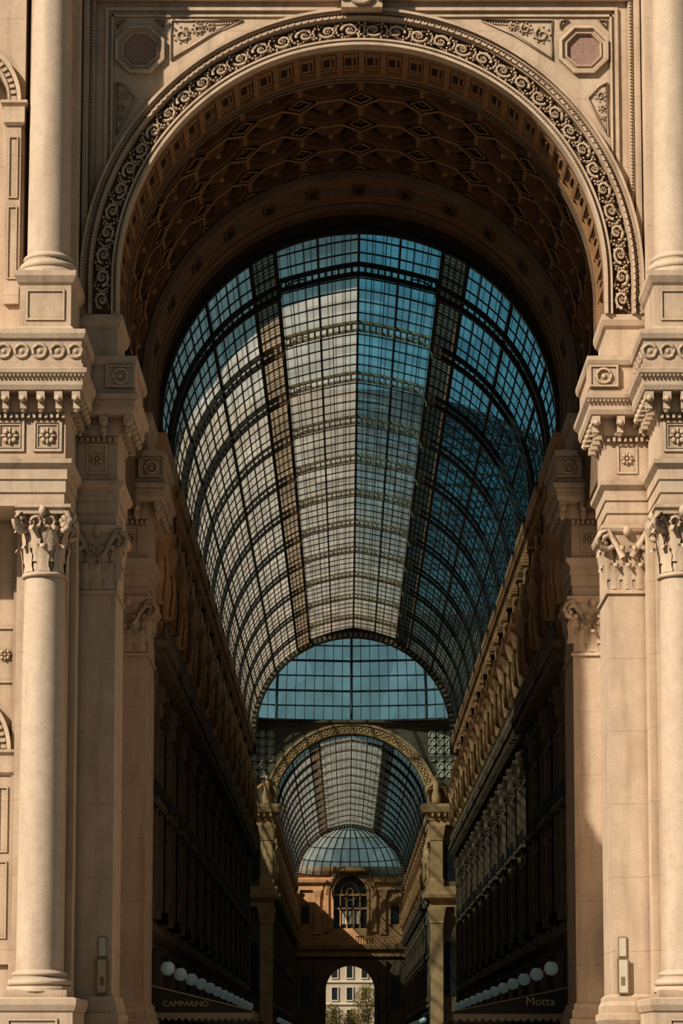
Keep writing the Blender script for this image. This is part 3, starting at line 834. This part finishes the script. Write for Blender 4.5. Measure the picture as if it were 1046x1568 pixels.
# tracery lunettes
for sg in (-1, 1):
    for a in range(5):
        for b_ in range(6):
            x = sg * (9.2 + .95 * a); z = 33 + .92 * b_
            if sqrt(x * x + (z - ZV) ** 2) > 10.6 and z < 38.2: m.ringf(x, 272.9, z, .36, .09, CREAM, 12, 4); m.ell(x, 272.98, z, .26, .03, .26, CREAM)
    # orders flanking the arch
    for (a, b_) in ((8.9, 10.3), (11.9, 13.3)):
        x0, x1 = sorted((sg * a, sg * b_))
        m.rect(x0, x1, 272.2, 273.1, [(.2, 0), (.2, 3), (0, 3.1), (0, 16), (.1, 16.1), (.05, 16.3), (.3, 17.6), (.3, 17.9)], INTH)
        m.rect(x0, x1, 272.4, 273.1, [(.1, 20), (.1, 21), (0, 21.1), (0, 25.4), (.1, 25.5), (.05, 25.6), (.3, 27), (.3, 27.2)], INTH)
    x0, x1 = sorted((sg * 8.8, sg * 13.7))
    m.rect(x0, x1, 272.3, 273, [(0, 17.9), (0, 18.6), (.7, 18.9), (.8, 19.3), (.4, 19.4), (.4, 20.2)], INTH)
    m.rect(x0, x1, 272.3, 273, [(0, 27.2), (0, 28.2), (.7, 28.6), (.9, 29.2), (.9, 29.5), (.2, 29.6)], INTH)
    for k in range(7): m.box(x0 + .35 + k * .7 - .12, x0 + .35 + k * .7 + .12, 271.7, 272.3, 28.1, 28.6, INTH)
    # winged figure on the cornice
    fx = sg * 9.6
    m.lathe(fx, 272.2, [(.5, 29.6), (.55, 30.4), (.35, 31.1), (.42, 31.9), (.18, 32.2)], 10, INTH); m.ell(fx, 272.2, 32.5, .25, .25, .32, INTH)
    for q in (-1, 1): m.tube([(fx + q * .4, 272.2, 31.8), (fx + q * 1.0, 272.3, 31.4), (fx + q * 1.2, 272.3, 30.2)], [.2, .25, .08], 6, INTH)
    m.box(min(sg * 10.6, sg * 11.6), max(sg * 10.6, sg * 11.6), 272.85, 273, 21, 25, WIN)
    m.box(min(sg * 10.6, sg * 11.6), max(sg * 10.6, sg * 11.6), 272.85, 273, 8, 14, WIN)
m.build('wall_octagon_arch')
m = MB()
P8 = [(OS, OC - OH), (OH, OC - OS), (OH, OC + OS), (OS, OC + OH)]
for sg in (-1, 1):
    for (xa, ya), (xb, yb) in zip(P8[:-1], P8[1:]):
        dx, dy = xb - xa, yb - ya; l = sqrt(dx * dx + dy * dy); nx, ny = dy / l, -dx / l
        def W(d0, z0, z1, mt=INT):
            vs = []
            for z in (z0, z1):
                vs += [(sg * (xa + nx * d0), ya + ny * d0, z), (sg * (xb + nx * d0), yb + ny * d0, z), (sg * (xb + nx * 1.2), yb + ny * 1.2, z), (sg * (xa + nx * 1.2), ya + ny * 1.2, z)]
            m.add(vs, [(0, 1, 2, 3), (4, 5, 6, 7), (0, 1, 5, 4), (1, 2, 6, 5), (2, 3, 7, 6), (3, 0, 4, 7)], mt)
        W(0, 0, 39); W(-.8, 18.6, 19.4, INTL); W(-.9, 28.4, 29.5, INTL); W(-.6, 38.6, 39.2, INTL)
m.build('wall_octagon')
e = empty('glass_dome_roof'); g = MB(); h = MB(); n = 24; kk = 12
def dp(i, j, r=33.0):
    az = 2 * pi * i / n; el = pi / 2 * j / kk * .93
    return (r * cos(el) * sin(az), OC + r * cos(el) * cos(az), 39.1 + r * .85 * sin(el))
for i in range(n):
    for j in range(kk):
        g.add([dp(i, j), dp(i + 1, j), dp(i + 1, j + 1), dp(i, j + 1)], [(0, 1, 2, 3)], DGLASS)
for i in range(n): h.tube([dp(i, j) for j in range(kk + 1)], .17, 5, IRON)
for i in range(n * 8):
    if i % 8: 
        h.tube([tuple(dp(i // 8, j)[q] * (1 - i % 8 / 8) + dp(i // 8 + 1, j)[q] * (i % 8 / 8) for q in range(3)) for j in range(kk + 1)], .04, 4, IRON)
for j in range(0, kk * 2 + 1):
    h.tube([dp(i, j / 2) for i in range(n)], .14 if j % 2 == 0 else .09, 5, IRON, True)
g.build('glazing', e); h.build('ironwork', e)
m = MB()
m.lathe(0, OC, [(33.0, 39.0), (36.5, 39.0), (36.5, 39.3), (33.0, 39.3), (33.0, 39.0)], 48, INT, False, False)
m.build('dome_ring_trim')

# ---------------------------------------------------------------- end wall
m = MB()
YE = 393
m.archwall(-10, 10, 0, 17, 0, 11.6, 3.95, YE, YE + 2.5, INTD, 32)
m.archwall(-10, 10, 17, 31.6, 0, 27.4, 2.7, YE, YE + 1.2, INTL, 32)
m.box(-2.7, 2.7, YE + .1, YE + 1.2, 17, 21.6, INTL)
m.box(-2.7, 2.7, YE + .8, YE + .9, 21.6, 30.2, WIN)
m.sweep([(2.7, YE - .2), (3.1, YE - .2), (3.1, YE), (2.7, YE)], 27.4, 21.6, 0, 32, INTL)
m.sweep([(3.5, YE - .35), (4.3, YE - .4), (4.3, YE), (3.5, YE)], 27.0, 21.0, 0, 32, INTL)
for i in range(24): m.ringf(3.9 * cos(pi * (i + .5) / 24), YE - .42, 27 + 3.9 * sin(pi * (i + .5) / 24), .17, .06, INTL, 8, 4)
for r in (0, .9): m.ringf(0, YE + .6, 27.6, r + .5, .08, INTL, 20, 4)
for x in (-1.6, -.55, .55, 1.6): m.box(x - .1, x + .1, YE + .4, YE + .8, 21.6, 27.4, INTL)
m.box(-2.7, 2.7, YE + .4, YE + .8, 24.7, 25.0, INTL); m.box(-2.7, 2.7, YE + .3, YE + .8, 26.9, 27.2, INTL)
for x in (-1.3, -.65, 0, .65, 1.3): m.box(x - .25, x + .25, YE + .6, YE + .78, 22.3, 24.4, CREAM)
m.sweep([(3.95, YE - .3), (4.5, YE - .3), (4.5, YE), (3.95, YE)], 11.6, 0, 0, 32, INTD)
for sg in (-1, 1):
    for a in (4.9, 8.4):
        x0, x1 = sorted((sg * a, sg * (a + .9)))
        m.rect(x0, x1, YE - .5, YE, [(.1, 0), (0, 1), (0, 15.2), (.2, 16.4)], INTD)
        m.rect(x0, x1, YE - .4, YE, [(.1, 20.6), (0, 21), (0, 26.6), (.25, 27.6), (.25, 27.8)], INTL)
    c = sg * 7.3
    m.box(c - .7, c + .7, YE - .05, YE + .1, 22.3, 25.2, WIN); m.sweep([(.7, YE - .3), (1.0, YE - .3), (1.0, YE), (.7, YE)], 25.0, 22, c, 12, INTL)
    m.box(c - .7, c + .7, YE - .05, YE + .1, 8.5, 14, WIN)
    x0, x1 = sorted((sg * 4.4, sg * 9.9)); m.rect(x0, x1, YE - .4, YE, [(0, 27.8), (0, 28.6), (.5, 29), (.6, 29.5)], INTL)
m.rect(-9.5, 9.5, YE - .5, YE, [(0, 17), (0, 17.8), (.6, 18.2), (.8, 18.8), (.8, 19.0)], INTL)
m.box(-9.5, 9.5, YE - 1.1, YE - 1.0, 20.1, 20.3, INTL)
for k in range(48): m.box(-9.5 + .4 * k, -9.5 + .4 * k + .16, YE - 1.1, YE - 1.0, 19, 20.1, INTL)
m.rect(-9.5, 9.5, YE - .5, YE, [(0, 30.6), (.4, 30.9), (.5, 31.4), (.5, 31.6)], INTL)
m.build('wall_back')

# ---------------------------------------------------------------- beyond the far door
m = MB()
m.box(-28, 28, 470, 480, 0, 30, BLDG)
for fz in (2, 7.3, 11.6, 15.9, 20.2):
    m.rect(-28, 28, 470, 480, [(0, fz - 1), (.3, fz - .9), (.3, fz - .6), (0, fz - .5)], CREAM)
    for k in range(-9, 10):
        x = k * 2.9
        m.box(x - .55, x + .55, 469.9, 470.1, fz, fz + 2.4, WIN)
        m.frame(x - .75, x + .75, fz - .2, fz + 2.6, 469.9, .2, .15, CREAM)
m.build('distant_building')
def tree(name, x, y, h, s):
    random.seed(int(x * 10 + y)); m = MB()
    m.tube([(x, y, 0), (x + .1, y, h * .4), (x, y, h * .75)], [.3, .22, .1], 8, BARK)
    for k in range(7):
        a = k * 2.4; m.tube([(x, y, h * (.35 + .05 * k)), (x + s * .7 * cos(a), y + s * .7 * sin(a), h * (.6 + .05 * k))], [.12, .04], 5, BARK)
    for k in range(2200):
        a = random.random() * 2 * pi; u = random.random() ** .4; ph = random.uniform(-1, 1)
        rr = s * u * sqrt(1 - ph * ph); px, py, pz = x + rr * cos(a), y + rr * sin(a), h * .72 + h * .33 * u * ph
        q = .3; d = [random.uniform(-q, q) for _ in range(6)]
        m.add([(px, py, pz), (px + d[0], py + d[1], pz + d[2]), (px + d[3], py + d[4], pz + d[5])], [(0, 1, 2)], LEAF)
    m.build(name)
tree('tree', 3.2, 440, 13.5, 2.8); tree('tree', -3.2, 445, 10, 2.4); tree('tree', 0.6, 448, 9, 1.8)

# ---------------------------------------------------------------- lamps, awnings, signs
m = MB()
m.ell(0, 0, 0, .31, .31, .31, GLOBE, 20, 12)
m.lathe(0, 0, [(.1, .28), (.14, .33), (.05, .42), (.03, .5)], 10, IRON)
m.tube([(0, 0, .48), (.1, 0, .75), (.5, 0, .85), (.95, 0, .7)], .035, 6, IRON)
m.ringf(.55, 0, .6, .16, .025, IRON)
lamp0 = None
for sg, x in ((1, 8.25), (-1, -8.25)):
    for k in range(12):
        y = 104.2 + 8 * k
        if lamp0 is None: lamp0 = m.build('globe_lamp'); lamp0.location = (x, y, 5.25)
        else: inst(lamp0, 'globe_lamp', None, (sg, 1, 1), (x, y, 5.25))
    for k in range(12): inst(lamp0, 'globe_lamp', None, (sg, 1, 1), (x, 276 + 8.36 * k, 5.25))

def awning(name, sg, x_in, zi, zo, y0, y1, text=None, tx=0, tz=0, ts=.4):
    m = MB(); xo, xi = sg * 9.15, sg * x_in
    n = 16
    m.add([(xo, y0, zi), (xi, y0, zo), (xi, y1, zo), (xo, y1, zi)], [(0, 1, 2, 3)], AWN)
    m.add([(xo, y0, zi), (xi, y0, zo), (xi, y0, zo - .12), (xo, y0, zo - .12)], [(0, 1, 2, 3)], AWN)
    for k in range(n):
        a = xo + (xi - xo) * k / n; b_ = xo + (xi - xo) * (k + 1) / n
        vs = [(a, y0 - .02, zo - .1), (b_, y0 - .02, zo - .1)]
        for j in range(7): t = j / 6; vs.append((b_ + (a - b_) * t, y0 - .02, zo - .3 - .14 * sin(pi * t)))
        m.add(vs, [tuple(range(9))], VAL)
    nn = int((y1 - y0) / .5)
    for k in range(nn):
        a = y0 + .5 * k; vs = [(xi, a, zo), (xi, a + .5, zo)]
        for j in range(7): t = j / 6; vs.append((xi, a + .5 * (1 - t), zo - .3 - .14 * sin(pi * t)))
        m.add(vs, [tuple(range(9))], VAL)
    m.tube([(xo, y0 - .03, zi), (xi, y0 - .03, zo)], .035, 5, VAL)
    e = empty(name); m.build('cloth', e)
    if text:
        c = D.curves.new('lettering', 'FONT'); c.body = text; c.size = ts; c.extrude = .01; c.align_x = 'CENTER'
        o = D.objects.new('lettering', c); COL.objects.link(o); o.parent = e
        o.location = (tx, y0 - .03, tz); o.rotation_euler = (pi / 2, 0, 0); c.materials.append(M_GOLD)
awning('shop_awning', -1, 4.6, 4.55, 3.45, 104, 112, 'CAMPARINO', -7.45, 3.62, .34)
awning('shop_awning', 1, 4.0, 4.45, 3.4, 104, 112, 'Motta', 7.75, 3.66, .52)
for k in range(4):
    for sg in (-1, 1): awning('shop_awning', sg, 6.2, 4.4, 3.7, 116 + 16 * k, 124 + 16 * k)

for sg, mt in ((1, CREAM), (-1, CREAM)):
    m = MB(); x0, x1 = sorted((sg * 8.98, sg * 9.28))
    m.box(x0, x1, 84.95, 85.0, 5.0, 5.7, mt); m.frame(x0, x1, 5.0, 5.7, 84.95, .025, .01, IRONB)
    m.build('wall_plaque')
    m = MB(); m.box(x0 - .03, x1 + .03, 84.86, 85.0, 3.75, 4.9, mt if sg > 0 else ORN); m.frame(x0 - .05, x1 + .05, 3.7, 4.95, 84.86, .04, .02, IRONB)
    m.box(x0 + .08, x1 - .08, 84.85, 84.87, 4.0, 4.3, IRONB); m.build('poster_frame')

# floor
m = MB()
m.add([(-200, -60, 0), (200, -60, 0), (200, 560, 0), (-200, 560, 0)], [(0, 1, 2, 3)], FLOOR)
m.build('floor')

# ---------------------------------------------------------------- light
w = D.worlds.new('World'); scene.world = w; w.use_nodes = True
nt = w.node_tree
for n in list(nt.nodes): nt.nodes.remove(n)
wo = nt.nodes.new('ShaderNodeOutputWorld'); bg = nt.nodes.new('ShaderNodeBackground')
tc = nt.nodes.new('ShaderNodeTexCoord'); sx = nt.nodes.new('ShaderNodeSeparateXYZ'); rp = nt.nodes.new('ShaderNodeValToRGB')
nt.links.new(tc.outputs['Generated'], sx.inputs[0]); nt.links.new(sx.outputs['Z'], rp.inputs['Fac'])
rp.color_ramp.elements[0].position = 0; rp.color_ramp.elements[0].color = (.36, .46, .45, 1)
rp.color_ramp.elements[1].position = .7; rp.color_ramp.elements[1].color = (.10, .25, .31, 1)
nt.links.new(rp.outputs[0], bg.inputs['Color'])
# added gradient: sky weakened behind the camera to cut fill on the facade
mr = nt.nodes.new('ShaderNodeMapRange'); mr.inputs['From Min'].default_value = -.5; mr.inputs['From Max'].default_value = .5
mr.inputs['To Min'].default_value = .26; mr.inputs['To Max'].default_value = .66
nt.links.new(sx.outputs['Y'], mr.inputs['Value']); nt.links.new(mr.outputs[0], bg.inputs['Strength'])
nt.links.new(bg.outputs[0], wo.inputs[0])

sun = D.lights.new('sun', 'SUN'); sun.energy = 5.6; sun.color = (1, .85, .67); sun.angle = .01
so = D.objects.new('sun', sun); COL.objects.link(so)
from mathutils import Vector
az, el = radians(51), radians(36)
dirv = Vector((sin(az) * cos(el), cos(az) * cos(el), -sin(el)))
so.rotation_euler = dirv.to_track_quat('-Z', 'Y').to_euler()
so.location = (-40, 40, 60)

# ---------------------------------------------------------------- camera
cam = D.cameras.new('camera'); co = D.objects.new('camera', cam); COL.objects.link(co)
cam.sensor_fit = 'VERTICAL'; cam.sensor_height = 36; cam.sensor_width = 24
cam.lens = 36 * 3700 / 1568
cam.shift_x = -(531 - 523) / 1568; cam.shift_y = (1195 - 784) / 1568
co.location = (-.55, 0, 1.7); co.rotation_euler = (pi / 2 + .1117, 0, 0)
cam.clip_end = 2000
scene.camera = co
scene.view_settings.view_transform = 'Standard'
